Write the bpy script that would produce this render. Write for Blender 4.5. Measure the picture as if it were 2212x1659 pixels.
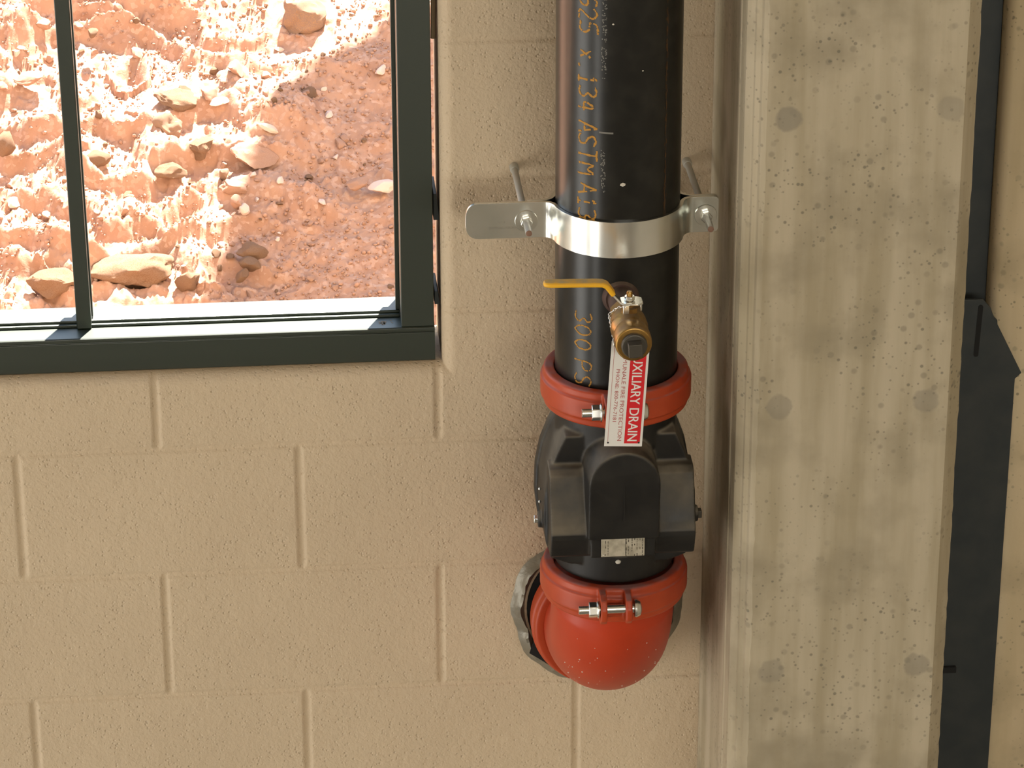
import bpy, bmesh, math, random
import numpy as np
from mathutils import Vector, Matrix
random.seed(7); rng = np.random.default_rng(11)
for o in list(bpy.data.objects): bpy.data.objects.remove(o)
SC = bpy.context.scene; COL = SC.collection
# ------------------------------------------------------------------ camera
cam = bpy.data.cameras.new('camera'); co = bpy.data.objects.new('camera', cam); COL.objects.link(co)
YAW, PIT, ROL = 0.0789, 0.4298, -0.0028
f = Vector((math.sin(YAW)*math.cos(PIT), math.cos(YAW)*math.cos(PIT), -math.sin(PIT)))
r = Vector((math.cos(YAW), -math.sin(YAW), 0)); u = r.cross(f)
c_, s_ = math.cos(ROL), math.sin(ROL)
r2 = c_*r + s_*u; u2 = -s_*r + c_*u
co.matrix_world = Matrix(((r2.x, u2.x, -f.x, .367), (r2.y, u2.y, -f.y, -4.4267), (r2.z, u2.z, -f.z, 2.324), (0, 0, 0, 1)))
cam.sensor_fit = 'HORIZONTAL'; cam.sensor_width = 36; cam.lens = 36*7300.4/2212; cam.clip_start = .05
SC.camera = co
# ------------------------------------------------------------------ exposure, world, sun, daylight from the bay openings, added front fill
SC.view_settings.view_transform = 'Standard'; SC.view_settings.look = 'None'
SC.view_settings.exposure = 0; SC.view_settings.gamma = 1
W = bpy.data.worlds.new('sky'); SC.world = W; W.use_nodes = True
nt = W.node_tree; nt.nodes.clear()
wo = nt.nodes.new('ShaderNodeOutputWorld'); bg = nt.nodes.new('ShaderNodeBackground')
tc = nt.nodes.new('ShaderNodeTexCoord'); sx = nt.nodes.new('ShaderNodeSeparateXYZ'); cr = nt.nodes.new('ShaderNodeValToRGB')
nt.links.new(tc.outputs['Generated'], sx.inputs[0]); nt.links.new(sx.outputs['Z'], cr.inputs[0])
e = cr.color_ramp.elements
e[0].position = 0; e[0].color = (1.0, .98, .95, 1); e[1].position = 1; e[1].color = (.28, .42, .75, 1)
k = cr.color_ramp.elements.new(.45); k.color = (.62, .80, 1.0, 1)
nt.links.new(cr.outputs[0], bg.inputs[0]); bg.inputs[1].default_value = 2.4
nt.links.new(bg.outputs[0], wo.inputs[0])
sun = bpy.data.lights.new('sun', 'SUN'); sun.energy = 42; sun.angle = .0093; sun.color = (1, .95, .86)
so = bpy.data.objects.new('sun', sun); COL.objects.link(so)
so.rotation_euler = Vector((.43, 1, 2.0)).to_track_quat('Z', 'Y').to_euler(); so.location = (3, 7, 11)
def area(name, loc, look, w, h, energy, color):
    l = bpy.data.lights.new(name, 'AREA'); l.shape = 'RECTANGLE'; l.size = w; l.size_y = h; l.energy = energy; l.color = color
    o = bpy.data.objects.new(name, l); COL.objects.link(o); o.location = loc
    o.rotation_euler = Vector([-v for v in look]).to_track_quat('Z', 'Y').to_euler(); return o
area('daylight_bay_near', (-3.97, -1.5, -.85), (1, 0, 0), 1.9, 3.5, 60, (1, .96, .86))
area('daylight_bay_far', (-3.97, -5.0, -.85), (1, 0, 0), 1.1, 3.5, 75, (1, .96, .88))
area('front_fill', (1.6, -6.97, 2.2), (0, 1, 0), 3.2, .9, 125, (1, .95, .82))  # made-up fill from behind the viewer, brightens column front and panel

# ------------------------------------------------------------------ materials
def mat(name, col, rough=.6, metal=0, spec=.5, bump=None, var=None, coat=0, ior=None):
    m = bpy.data.materials.new(name); m.use_nodes = True; n = m.node_tree; b = n.nodes['Principled BSDF']
    b.inputs['Base Color'].default_value = (*col, 1); b.inputs['Roughness'].default_value = rough
    b.inputs['Metallic'].default_value = metal; b.inputs['Specular IOR Level'].default_value = spec
    b.inputs['Coat Weight'].default_value = coat
    if ior: b.inputs['IOR'].default_value = ior
    if bump or var:
        t = n.nodes.new('ShaderNodeTexCoord')
    if var:      # (scale, colour, lo, hi, stretch)
        z = n.nodes.new('ShaderNodeTexNoise'); z.inputs['Scale'].default_value = var[0]; z.inputs['Detail'].default_value = 5
        mp = n.nodes.new('ShaderNodeMapping'); mp.inputs['Scale'].default_value = var[4] if len(var) > 4 else (1, 1, 1)
        n.links.new(t.outputs['Object'], mp.inputs[0]); n.links.new(mp.outputs[0], z.inputs['Vector'])
        mr = n.nodes.new('ShaderNodeMapRange'); mr.inputs[1].default_value = var[2]; mr.inputs[2].default_value = var[3]
        n.links.new(z.outputs['Fac'], mr.inputs[0])
        mx = n.nodes.new('ShaderNodeMix'); mx.data_type = 'RGBA'; mx.inputs[6].default_value = (*col, 1); mx.inputs[7].default_value = (*var[1], 1)
        n.links.new(mr.outputs[0], mx.inputs[0]); n.links.new(mx.outputs[2], b.inputs['Base Color']); m['mx'] = mx.name
    if bump:     # (scale, strength, distance)
        z = n.nodes.new('ShaderNodeTexNoise'); z.inputs['Scale'].default_value = bump[0]; z.inputs['Detail'].default_value = 4
        n.links.new(t.outputs['Object'], z.inputs['Vector'])
        bp = n.nodes.new('ShaderNodeBump'); bp.inputs['Strength'].default_value = bump[1]; bp.inputs['Distance'].default_value = bump[2]
        n.links.new(z.outputs['Fac'], bp.inputs['Height']); n.links.new(bp.outputs[0], b.inputs['Normal'])
    return m
def dusty(m, dust, lo=.25, hi=.85, amt=.8, scale=45):
    """settled dust on faces that point up"""
    n = m.node_tree; b = n.nodes['Principled BSDF']
    g = n.nodes.new('ShaderNodeNewGeometry'); s = n.nodes.new('ShaderNodeSeparateXYZ'); n.links.new(g.outputs['Normal'], s.inputs[0])
    mr = n.nodes.new('ShaderNodeMapRange'); mr.inputs[1].default_value = lo; mr.inputs[2].default_value = hi; mr.inputs[4].default_value = amt
    n.links.new(s.outputs['Z'], mr.inputs[0])
    t = n.nodes.new('ShaderNodeTexCoord'); z = n.nodes.new('ShaderNodeTexNoise'); z.inputs['Scale'].default_value = scale; z.inputs['Detail'].default_value = 4
    n.links.new(t.outputs['Object'], z.inputs['Vector'])
    r_ = n.nodes.new('ShaderNodeMapRange'); r_.inputs[1].default_value = .3; r_.inputs[2].default_value = .62; n.links.new(z.outputs['Fac'], r_.inputs[0])
    mu = n.nodes.new('ShaderNodeMath'); mu.operation = 'MULTIPLY'; n.links.new(mr.outputs[0], mu.inputs[0]); n.links.new(r_.outputs[0], mu.inputs[1])
    mx = n.nodes.new('ShaderNodeMix'); mx.data_type = 'RGBA'; mx.inputs[7].default_value = (*dust, 1)
    src = b.inputs['Base Color'].links
    if src: n.links.new(src[0].from_socket, mx.inputs[6])
    else: mx.inputs[6].default_value = b.inputs['Base Color'].default_value
    n.links.new(mu.outputs[0], mx.inputs[0]); n.links.new(mx.outputs[2], b.inputs['Base Color'])
    ro = n.nodes.new('ShaderNodeMapRange'); ro.inputs[3].default_value = b.inputs['Roughness'].default_value; ro.inputs[4].default_value = .9
    n.links.new(mu.outputs[0], ro.inputs[0]); n.links.new(ro.outputs[0], b.inputs['Roughness'])
    return m
def wall_material():
    m = mat('painted_block', (.60, .475, .325), .62, var=(3, (.56, .44, .30), .35, .65))
    n = m.node_tree; b = n.nodes['Principled BSDF']; t = n.nodes.new('ShaderNodeTexCoord')
    v = n.nodes.new('ShaderNodeTexVoronoi'); v.inputs['Scale'].default_value = 150; v.inputs['Randomness'].default_value = 1
    z = n.nodes.new('ShaderNodeTexNoise'); z.inputs['Scale'].default_value = 190; z.inputs['Detail'].default_value = 3; z.inputs['Roughness'].default_value = .6
    z2 = n.nodes.new('ShaderNodeTexNoise'); z2.inputs['Scale'].default_value = 30; z2.inputs['Detail'].default_value = 2
    for q in (v, z, z2): n.links.new(t.outputs['Object'], q.inputs['Vector'])
    pit = n.nodes.new('ShaderNodeMapRange'); pit.inputs[1].default_value = .0; pit.inputs[2].default_value = .32; pit.inputs[3].default_value = -1; pit.inputs[4].default_value = 0
    n.links.new(v.outputs['Distance'], pit.inputs[0])
    sel = n.nodes.new('ShaderNodeMapRange'); sel.inputs[1].default_value = .38; sel.inputs[2].default_value = .55
    n.links.new(z2.outputs['Fac'], sel.inputs[0])
    mu = n.nodes.new('ShaderNodeMath'); mu.operation = 'MULTIPLY'; n.links.new(pit.outputs[0], mu.inputs[0]); n.links.new(sel.outputs[0], mu.inputs[1])
    ad = n.nodes.new('ShaderNodeMath'); ad.operation = 'ADD'; n.links.new(mu.outputs[0], ad.inputs[0]); n.links.new(z.outputs['Fac'], ad.inputs[1])
    bp = n.nodes.new('ShaderNodeBump'); bp.inputs['Strength'].default_value = .7; bp.inputs['Distance'].default_value = .0020
    n.links.new(ad.outputs[0], bp.inputs['Height']); n.links.new(bp.outputs[0], b.inputs['Normal'])
    return m
def concrete_material(name, c1, c2, spots=True):
    m = mat(name, c1, .8, var=(5, c2, .38, .66, (6, 6, .5)), bump=(60, .35, .0012)); n = m.node_tree; b = n.nodes['Principled BSDF']
    t = n.nodes.new('ShaderNodeTexCoord'); cur = b.inputs['Base Color'].links[0].from_socket
    def over(fac, col):
        nonlocal cur
        mx = n.nodes.new('ShaderNodeMix'); mx.data_type = 'RGBA'; mx.inputs[7].default_value = (*col, 1)
        n.links.new(cur, mx.inputs[6]); n.links.new(fac, mx.inputs[0]); cur = mx.outputs[2]
    # blotches
    z = n.nodes.new('ShaderNodeTexNoise'); z.inputs['Scale'].default_value = 9; z.inputs['Detail'].default_value = 6; n.links.new(t.outputs['Object'], z.inputs['Vector'])
    r_ = n.nodes.new('ShaderNodeMapRange'); r_.inputs[1].default_value = .50; r_.inputs[2].default_value = .70; r_.inputs[4].default_value = .7; n.links.new(z.outputs['Fac'], r_.inputs[0])
    over(r_.outputs[0], (c2[0]*.72, c2[1]*.72, c2[2]*.72))
    # small dark air holes and stains
    for sc, lim, amt in ((110, .20, .5), (62, .18, .6), (34, .19, .35), (17, .10, .3)):
        v = n.nodes.new('ShaderNodeTexVoronoi'); v.inputs['Scale'].default_value = sc; n.links.new(t.outputs['Object'], v.inputs['Vector'])
        a = n.nodes.new('ShaderNodeMapRange'); a.inputs[1].default_value = lim*.6; a.inputs[2].default_value = lim; a.inputs[3].default_value = amt; a.inputs[4].default_value = 0
        n.links.new(v.outputs['Distance'], a.inputs[0])
        z = n.nodes.new('ShaderNodeTexNoise'); z.inputs['Scale'].default_value = 7; n.links.new(t.outputs['Object'], z.inputs['Vector'])
        s = n.nodes.new('ShaderNodeMapRange'); s.inputs[1].default_value = .40; s.inputs[2].default_value = .58; n.links.new(z.outputs['Fac'], s.inputs[0])
        mu = n.nodes.new('ShaderNodeMath'); mu.operation = 'MULTIPLY'; n.links.new(a.outputs[0], mu.inputs[0]); n.links.new(s.outputs[0], mu.inputs[1])
        over(mu.outputs[0], (.10, .095, .07))
    if spots:    # grey round form-tie patches, two columns
        g = n.nodes.new('ShaderNodeNewGeometry'); wob = n.nodes.new('ShaderNodeTexNoise'); wob.inputs['Scale'].default_value = 60
        n.links.new(g.outputs['Position'], wob.inputs['Vector'])
        for (x, z_, a_) in ((1.053, .803, .5), (1.268, .81, .28), (1.054, .389, .38), (1.255, .391, .38), (1.055, -.02, .32), (1.262, -.019, .40), (1.054, 1.22, .4), (1.262, 1.22, .4)):
            d = n.nodes.new('ShaderNodeVectorMath'); d.operation = 'DISTANCE'; d.inputs[1].default_value = (x, -.325, z_)
            n.links.new(g.outputs['Position'], d.inputs[0])
            ad = n.nodes.new('ShaderNodeMath'); ad.operation = 'MULTIPLY_ADD'; ad.inputs[1].default_value = .012; n.links.new(wob.outputs['Fac'], ad.inputs[0]); n.links.new(d.outputs['Value'], ad.inputs[2])
            a = n.nodes.new('ShaderNodeMapRange'); a.inputs[1].default_value = .0215; a.inputs[2].default_value = .0255; a.inputs[3].default_value = a_; a.inputs[4].default_value = 0
            n.links.new(ad.outputs[0], a.inputs[0]); over(a.outputs[0], (.17, .155, .125))
    n.links.new(cur, b.inputs['Base Color'])
    return m
M = dict(
    floor=mat('grey_slab', (.19, .175, .15), .7),
    wall=wall_material(),
    conc=concrete_material('column_concrete', (.47, .40, .285), (.36, .30, .195)),
    conc2=concrete_material('panel_concrete', (.64, .52, .34), (.56, .45, .28), False),
    room=mat('room_concrete', (.45, .40, .32), .9, bump=(8, .3, .01)),
    frame=mat('green_anodised', (.006, .015, .005), .43, 0, .7, ior=1.68, bump=(400, .05, .0004)),
    steel_dark=mat('slate_steel', (.035, .042, .045), .5, .3, bump=(50, .2, .001), var=(20, (.05, .055, .055), .4, .7)),
    black=mat('black_gap', (.008, .008, .008), .9),
    pipe=mat('black_pipe', (.008, .0075, .006), .30, 0, .42, bump=(70, .12, .0006), var=(35, (.016, .015, .012), .45, .7)),
    orange=mat('orange_ink', (.42, .20, .02), .7),
    rust=mat('rust_line', (.075, .035, .01), .7),
    greymark=mat('grey_marking', (.16, .15, .13), .6),
    zinc=mat('zinc_plate', (.88, .88, .84), .26, 1, bump=(120, .10, .0004), var=(14, (.76, .78, .74), .4, .65)),
    rod=mat('threaded_rod_zinc', (.50, .49, .44), .45, .35),
    rusttip=mat('rusty_rod_end', (.22, .12, .08), .7),
    red=dusty(mat('red_paint', (.43, .055, .014), .42, 0, .4, bump=(55, .2, .0008), var=(16, (.36, .04, .010), .4, .7)), (.25, .15, .15), .5, .95, .75, 40),
    redelbow=dusty(mat('red_elbow_paint', (.47, .042, .010), .40, 0, .4, bump=(60, .1, .0006), var=(8, (.40, .035, .010), .4, .7)), (.26, .17, .16), .55, .98, .6, 40),
    cast=dusty(mat('black_cast_iron', (.009, .008, .007), .48, 0, .38, bump=(160, .25, .0006), var=(25, (.018, .016, .013), .4, .7)), (.21, .178, .13), .03, .55, .80, 14),
    brass=dusty(mat('brass', (.42, .25, .07), .34, 1, bump=(90, .2, .0004), var=(60, (.30, .17, .06), .4, .7)), (.34, .27, .18), .3, .9, .75, 60),
    nipple=dusty(mat('rusty_nipple', (.075, .04, .03), .6, .3, bump=(90, .3, .0006)), (.20, .16, .12), .2, .9, .7, 40),
    plug=mat('grey_plug', (.085, .075, .06), .45, .6, bump=(120, .2, .0005)),
    yellow=dusty(mat('yellow_vinyl', (.80, .42, .015), .45), (.45, .36, .20), .6, .98, .8, 60),
    chain=mat('bright_chain', (.75, .74, .70), .25, 1),
    tag=mat('white_plate', (.72, .70, .66), .4),
    tagred=mat('red_print', (.60, .012, .018), .4),
    tagdark=mat('dark_hole', (.02, .015, .015), .7),
    redtext=mat('thin_red_print', (.45, .12, .11), .5),
    plate=mat('nameplate_metal', (.50, .45, .35), .5, .2, var=(90, (.36, .32, .24), .4, .65)),
    plateink=mat('nameplate_ink', (.06, .05, .035), .6),
    foil=mat('silver_tape', (.21, .19, .145), .35, .25, bump=(45, .6, .004)),
    bone=mat('pale_fleck', (.6, .56, .48), .8),
    caulk=mat('tan_caulk', (.30, .21, .12), .7),
)
def dirt_material():
    m = mat('red_dirt', (.36, .218, .152), .95, 0, .15, var=(14, (.30, .172, .118), .38, .66), bump=(260, .4, .0015)); n = m.node_tree; b = n.nodes['Principled BSDF']
    t = n.nodes.new('ShaderNodeTexCoord'); cur = b.inputs['Base Color'].links[0].from_socket
    v = n.nodes.new('ShaderNodeTexVoronoi'); v.inputs['Scale'].default_value = 130; n.links.new(t.outputs['Object'], v.inputs['Vector'])
    s = n.nodes.new('ShaderNodeSeparateColor'); n.links.new(v.outputs['Color'], s.inputs[0])
    r_ = n.nodes.new('ShaderNodeMapRange'); r_.inputs[1].default_value = .6; r_.inputs[2].default_value = 1.0; r_.inputs[4].default_value = .4; n.links.new(s.outputs[0], r_.inputs[0])
    mx = n.nodes.new('ShaderNodeMix'); mx.data_type = 'RGBA'; mx.inputs[7].default_value = (.52, .38, .31, 1); n.links.new(cur, mx.inputs[6]); n.links.new(r_.outputs[0], mx.inputs[0])
    n.links.new(mx.outputs[2], b.inputs['Base Color']); return m
M['dirt'] = dirt_material()
M['stone'] = mat('reddish_stone', (.38, .235, .17), .9, 0, .2, var=(40, (.30, .175, .12), .4, .65), bump=(220, .5, .002))
M['stone_pale'] = mat('pale_stone', (.60, .48, .42), .9, 0, .2, var=(40, (.62, .46, .38), .4, .65), bump=(220, .4, .002))
M['stone_dark'] = mat('purple_brown_stone', (.26, .17, .13), .9, 0, .2, var=(30, (.36, .22, .12), .45, .65), bump=(160, .6, .003))
M['stone_ochre'] = mat('ochre_stone', (.40, .25, .16), .9, 0, .2, var=(30, (.32, .18, .105), .45, .65), bump=(110, .9, .005))

# ------------------------------------------------------------------ object helpers
def props(o, label=None, cat=None, group=None, kind=None):
    if label: o['label'] = label
    if cat: o['category'] = cat
    if group: o['group'] = group
    if kind: o['kind'] = kind
    return o
def thing(name, label, cat, loc, group=None):
    o = bpy.data.objects.new(name, None); COL.objects.link(o); o.location = loc; o.empty_display_size = .02
    return props(o, label, cat, group)
def link(name, me, m, parent=None, loc=(0, 0, 0), smooth=None):
    """mesh holds world coordinates; move its origin to loc"""
    loc = Vector(loc)
    me.transform(Matrix.Translation(-loc))
    me.materials.append(M[m] if isinstance(m, str) else m)
    o = bpy.data.objects.new(name, me); COL.objects.link(o)
    if parent: o.parent = parent; o.location = loc - parent_loc(parent)
    else: o.location = loc
    if smooth is not None:
        me.polygons.foreach_set('use_smooth', [True]*len(me.polygons))
        if smooth < 179: me.set_sharp_from_angle(angle=math.radians(smooth))
    return o
def parent_loc(p):
    v = Vector(p.location)
    while p.parent: p = p.parent; v += Vector(p.location)
    return v
def bmobj(name, bm, m, parent=None, loc=None, smooth=35, bevel=0, seg=2):
    bmesh.ops.recalc_face_normals(bm, faces=bm.faces)
    me = bpy.data.meshes.new(name); bm.to_mesh(me); bm.free()
    if loc is None: loc = parent_loc(parent) if parent else (0, 0, 0)
    o = link(name, me, m, parent, loc, smooth)
    if bevel:
        b = o.modifiers.new('bevel', 'BEVEL'); b.width = bevel; b.segments = seg; b.limit_method = 'ANGLE'; b.angle_limit = math.radians(38)
    return o
def cast(o, voxel=.0016, it=8):
    rm = o.modifiers.new('skin', 'REMESH'); rm.mode = 'VOXEL'; rm.voxel_size = voxel; rm.use_smooth_shade = True
    sm = o.modifiers.new('soften', 'SMOOTH'); sm.iterations = it; sm.factor = .5
    return o
def box(bm, a, b, rot=None):
    v = [bm.verts.new((x, y, z)) for x in (a[0], b[0]) for y in (a[1], b[1]) for z in (a[2], b[2])]
    for q in ((0, 1, 3, 2), (4, 6, 7, 5), (0, 4, 5, 1), (2, 3, 7, 6), (0, 2, 6, 4), (1, 5, 7, 3)): bm.faces.new([v[i] for i in q])
    if rot:
        c = Vector([(a[i]+b[i])/2 for i in range(3)])
        for w in v: w.co = c + rot @ (w.co - c)
    return v
def frameof(d):
    d = Vector(d).normalized(); h = Vector((0, 0, 1)) if abs(d.z) < .9 else Vector((1, 0, 0))
    a = h.cross(d).normalized(); return a, d.cross(a), d
def lathe(bm, prof, c, d, seg=48, close=True):
    """prof: (radius, offset along d); closed caps"""
    a, b, d = frameof(d); c = Vector(c); rings = []
    for rr, h in prof:
        rings.append([bm.verts.new(c + d*h + rr*(math.cos(2*math.pi*i/seg)*a + math.sin(2*math.pi*i/seg)*b)) for i in range(seg)])
    for p, q in zip(rings, rings[1:]):
        for i in range(seg): bm.faces.new((p[i], p[(i+1) % seg], q[(i+1) % seg], q[i]))
    if close:
        bm.faces.new(rings[0][::-1]); bm.faces.new(rings[-1])
    else:
        p, q = rings[-1], rings[0]
        for i in range(seg): bm.faces.new((p[i], p[(i+1) % seg], q[(i+1) % seg], q[i]))
def hexa(bm, c, d, af, h, n=6, ang=0):
    a, b, d = frameof(d); c = Vector(c); R = af/2/math.cos(math.pi/n); rs = []
    for t in (0, h): rs.append([bm.verts.new(c + d*t + R*(math.cos(2*math.pi*(i+ang)/n)*a + math.sin(2*math.pi*(i+ang)/n)*b)) for i in range(n)])
    for i in range(n): bm.faces.new((rs[0][i], rs[0][(i+1) % n], rs[1][(i+1) % n], rs[1][i]))
    bm.faces.new(rs[0][::-1]); bm.faces.new(rs[1])
def tube(bm, pts, rad, seg=12, cap=True):
    pts = [Vector(p) for p in pts]; rings = []; a = None
    for i, p in enumerate(pts):
        d = (pts[min(i+1, len(pts)-1)] - pts[max(i-1, 0)]).normalized()
        if a is None: a = frameof(d)[0]
        a = (a - d*a.dot(d)).normalized(); b = d.cross(a); rr = rad[i] if isinstance(rad, (list, tuple)) else rad
        rings.append([bm.verts.new(p + rr*(math.cos(2*math.pi*j/seg)*a + math.sin(2*math.pi*j/seg)*b)) for j in range(seg)])
    for p, q in zip(rings, rings[1:]):
        for j in range(seg): bm.faces.new((p[j], p[(j+1) % seg], q[(j+1) % seg], q[j]))
    if cap: bm.faces.new(rings[0][::-1]); bm.faces.new(rings[-1])
def prism(bm, poly, fn0, fn1):
    a = [bm.verts.new(fn0(*p)) for p in poly]; b = [bm.verts.new(fn1(*p)) for p in poly]; n = len(poly)
    for i in range(n): bm.faces.new((a[i], a[(i+1) % n], b[(i+1) % n], b[i]))
    bm.faces.new(a[::-1]); bm.faces.new(b)
def ico(bm, c, rr, sub=2, sq=(1, 1, 1), jit=0):
    o = bmesh.ops.create_icosphere(bm, subdivisions=sub, radius=1)['verts']
    for v in o: v.co = Vector([c[i] + v.co[i]*rr*sq[i]*(1 + jit*(random.random()-.5)) for i in range(3)])
_tx = {}
def text2d(s):
    """flat letter mesh normalised: x 0..1 along the line, y 0..1 cap height"""
    if s not in _tx:
        cu = bpy.data.curves.new('t', 'FONT'); cu.body = s; cu.resolution_u = 3
        o = bpy.data.objects.new('t', cu); COL.objects.link(o); bpy.context.view_layer.update()
        me = bpy.data.meshes.new_from_object(o.evaluated_get(bpy.context.evaluated_depsgraph_get()))
        v = np.array([q.co[:2] for q in me.vertices]); fs = [tuple(p.vertices) for p in me.polygons]
        v = (v - v.min(0))/(v.max(0) - v.min(0)); bpy.data.objects.remove(o); _tx[s] = (v, fs)
    return _tx[s]
def text_obj(name, s, fn, m, parent):
    v, fs = text2d(s); me = bpy.data.meshes.new(name); me.from_pydata([tuple(fn(a, b)) for a, b in v], [], fs)
    return link(name, me, m, parent, parent_loc(parent))
STROKE = {'6': [[(.9, .9), (.5, 1), (.1, .7), (0, .3), (.3, 0), (.8, .1), (1, .35), (.7, .55), (.1, .4)]],
 '2': [[(0, .8), (.4, 1), (.9, .85), (.9, .6), (0, 0), (1, 0)]], '5': [[(1, 1), (.1, 1), (0, .55), (.6, .62), (1, .35), (.7, 0), (0, .1)]],
 'X': [[(.2, .65), (.8, .1)], [(.8, .65), (.2, .1)]], '.': [[(.4, 0), (.6, .02)]], '1': [[(.25, .8), (.5, 1), (.5, 0)], [(.2, 0), (.8, 0)]],
 '3': [[(0, .9), (.5, 1), (.95, .78), (.4, .52), (1, .3), (.6, 0), (0, .08)]], '4': [[(.75, 0), (.75, 1), (0, .3), (1, .3)]],
 'A': [[(0, 0), (.5, 1), (1, 0)], [(.2, .35), (.8, .35)]], 'S': [[(1, .85), (.5, 1), (.05, .8), (.3, .55), (.9, .4), (.9, .1), (.4, 0), (0, .12)]],
 'T': [[(0, 1), (1, 1)], [(.5, 1), (.5, 0)]], 'M': [[(0, 0), (.05, 1), (.5, .4), (.95, 1), (1, 0)]],
 '0': [[(.5, 0), (.05, .25), (.05, .75), (.5, 1), (.95, .75), (.95, .25), (.5, 0)]], 'P': [[(0, 0), (0, 1), (.8, .95), (.95, .7), (.7, .48), (0, .45)]],
 'I': [[(.5, 0), (.5, 1)], [(.25, 0), (.75, 0)], [(.25, 1), (.75, 1)]]}

# ------------------------------------------------------------------ setting: block wall as one relief sheet (joints, rounded window edges)
PX, PY = .845, -.2                       # pipe axis
U, V = .4064, .2032
WX0, WX1, WZ0, WZ1 = -3.95, 3.4, -3.2, 2.95
OX0, OX1, OZ0, OZ1 = -1.6, .617, .322, 1.9        # window opening
RB = .020
def lines(lo, hi, flo, fhi, step, pitch, extra):
    s = set(np.round(np.arange(flo, fhi, step), 5)); k0 = int(math.floor(lo/pitch)); k1 = int(math.ceil(hi/pitch))
    for k in range(k0, k1+1):
        for d in (-.0065, -.004, -.002, 0, .002, .004, .0065):
            q = k*pitch + d
            if lo < q < hi and not (flo <= q <= fhi): s.add(round(q, 5))
    s |= {lo, hi}; s |= {round(q, 5) for q in extra}
    return np.array(sorted(s))
arc = [RB*(1-math.cos(a)) for a in np.linspace(0, math.pi/2, 9)]
xs = lines(WX0, WX1, -.12, 1.05, .0022, V, [OX1+a for a in arc] + [OX0-a for a in arc])
zs = lines(WZ0, WZ1, -.5, 1.0, .0022, V, [OZ0-a for a in arc] + [OZ1+a for a in arc])
xs = xs[np.concatenate(([True], np.diff(xs) > 2e-5))]; zs = zs[np.concatenate(([True], np.diff(zs) > 2e-5))]
X, Z = np.meshgrid(xs, zs)
def gro(d, w=.0062, dep=.0036):
    return dep*np.clip(1-(d/w)**2, 0, 1)**.8
kz = np.floor(Z/V).astype(int); dz = np.abs(Z-np.round(Z/V)*V)
off = np.where(kz % 2 == 0, 0.0, U/2)
dx = np.abs((X-off) - np.round((X-off)/U)*U)
g = np.maximum(gro(dz, dep=.0026), gro(dx))
# the strip right of the window has joints between courses only
inside = (X > OX0-.001) & (X < OX1+.0) & (Z > OZ0-.001)
near = (X > OX1-.03) & (Z > .415); g = np.where(near & (X < 1.1), gro(dz, dep=.0022), g)
def bull(d):     # d = distance outside the opening edge
    q = np.clip(d, 0, RB); return RB - np.sqrt(np.clip(RB*RB - (RB-q)**2, 0, None))
d_r = X-OX1; d_b = OZ0-Z; d_l = OX0-X; d_t = Z-OZ1
dd = np.maximum(np.maximum(d_r, d_b), np.maximum(d_l, d_t)); y = bull(np.clip(dd, 0, None))
def vn(x, z, s, seed):    # smooth value noise on numpy grids
    L = np.random.default_rng(seed).random((256, 256)); a = x/s; b = z/s; i = np.floor(a).astype(int); j = np.floor(b).astype(int)
    fa = a-i; fb = b-j; fa = fa*fa*(3-2*fa); fb = fb*fb*(3-2*fb); i &= 255; j &= 255; i1 = (i+1) & 255; j1 = (j+1) & 255
    return (L[i, j]*(1-fa)+L[i1, j]*fa)*(1-fb)+(L[i, j1]*(1-fa)+L[i1, j1]*fa)*fb
Yw = y + g + .0006*(vn(X, Z, .009, 3)-.5) + .0012*(vn(X, Z, .12, 4)-.5)
nx, nz = len(xs), len(zs); idx = np.arange(nx*nz).reshape(nz, nx)
xc = (xs[:-1]+xs[1:])/2; zc = (zs[:-1]+zs[1:])/2; XC, ZC = np.meshgrid(xc, zc)
keep = ~((XC > OX0) & (XC < OX1) & (ZC > OZ0) & (ZC < OZ1))
q = np.stack([idx[:-1, :-1], idx[:-1, 1:], idx[1:, 1:], idx[1:, :-1]], -1)[keep]
co3 = np.stack([X.ravel(), Yw.ravel(), Z.ravel()], -1)
T = .145      # block thickness: reveal faces and outer face
ev = []; ef = []
def quad(*p):
    b = nx*nz+len(ev); ev.extend(p); ef.append([b, b+1, b+2, b+3])
quad((OX1, RB, OZ0), (OX1, T, OZ0), (OX1, T, OZ1), (OX1, RB, OZ1)); quad((OX0, RB, OZ1), (OX0, T, OZ1), (OX0, T, OZ0), (OX0, RB, OZ0))
quad((OX0, RB, OZ0), (OX0, T, OZ0), (OX1, T, OZ0), (OX1, RB, OZ0)); quad((OX1, RB, OZ1), (OX1, T, OZ1), (OX0, T, OZ1), (OX0, RB, OZ1))
quad((WX0, T, WZ0), (OX0, T, WZ0), (OX0, T, WZ1), (WX0, T, WZ1)); quad((OX1, T, WZ0), (WX1, T, WZ0), (WX1, T, WZ1), (OX1, T, WZ1))
quad((OX0, T, WZ0), (OX1, T, WZ0), (OX1, T, OZ0), (OX0, T, OZ0)); quad((OX0, T, OZ1), (OX1, T, OZ1), (OX1, T, WZ1), (OX0, T, WZ1))
def npmesh(name, v, fq):
    me = bpy.data.meshes.new(name); v = np.asarray(v, np.float32); fq = np.asarray(fq, np.int32)
    me.vertices.add(len(v)); me.vertices.foreach_set('co', v.ravel()); k = fq.shape[1]
    me.loops.add(fq.size); me.loops.foreach_set('vertex_index', fq.ravel())
    me.polygons.add(len(fq)); me.polygons.foreach_set('loop_start', np.arange(0, fq.size, k, dtype=np.int32))
    me.update(calc_edges=True); me.validate(); return me
me = npmesh('wall_back', np.vstack([co3, np.array(ev)]), np.vstack([q, np.array(ef)]))
props(link('wall_back', me, 'wall', smooth=60), kind='structure')
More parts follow.
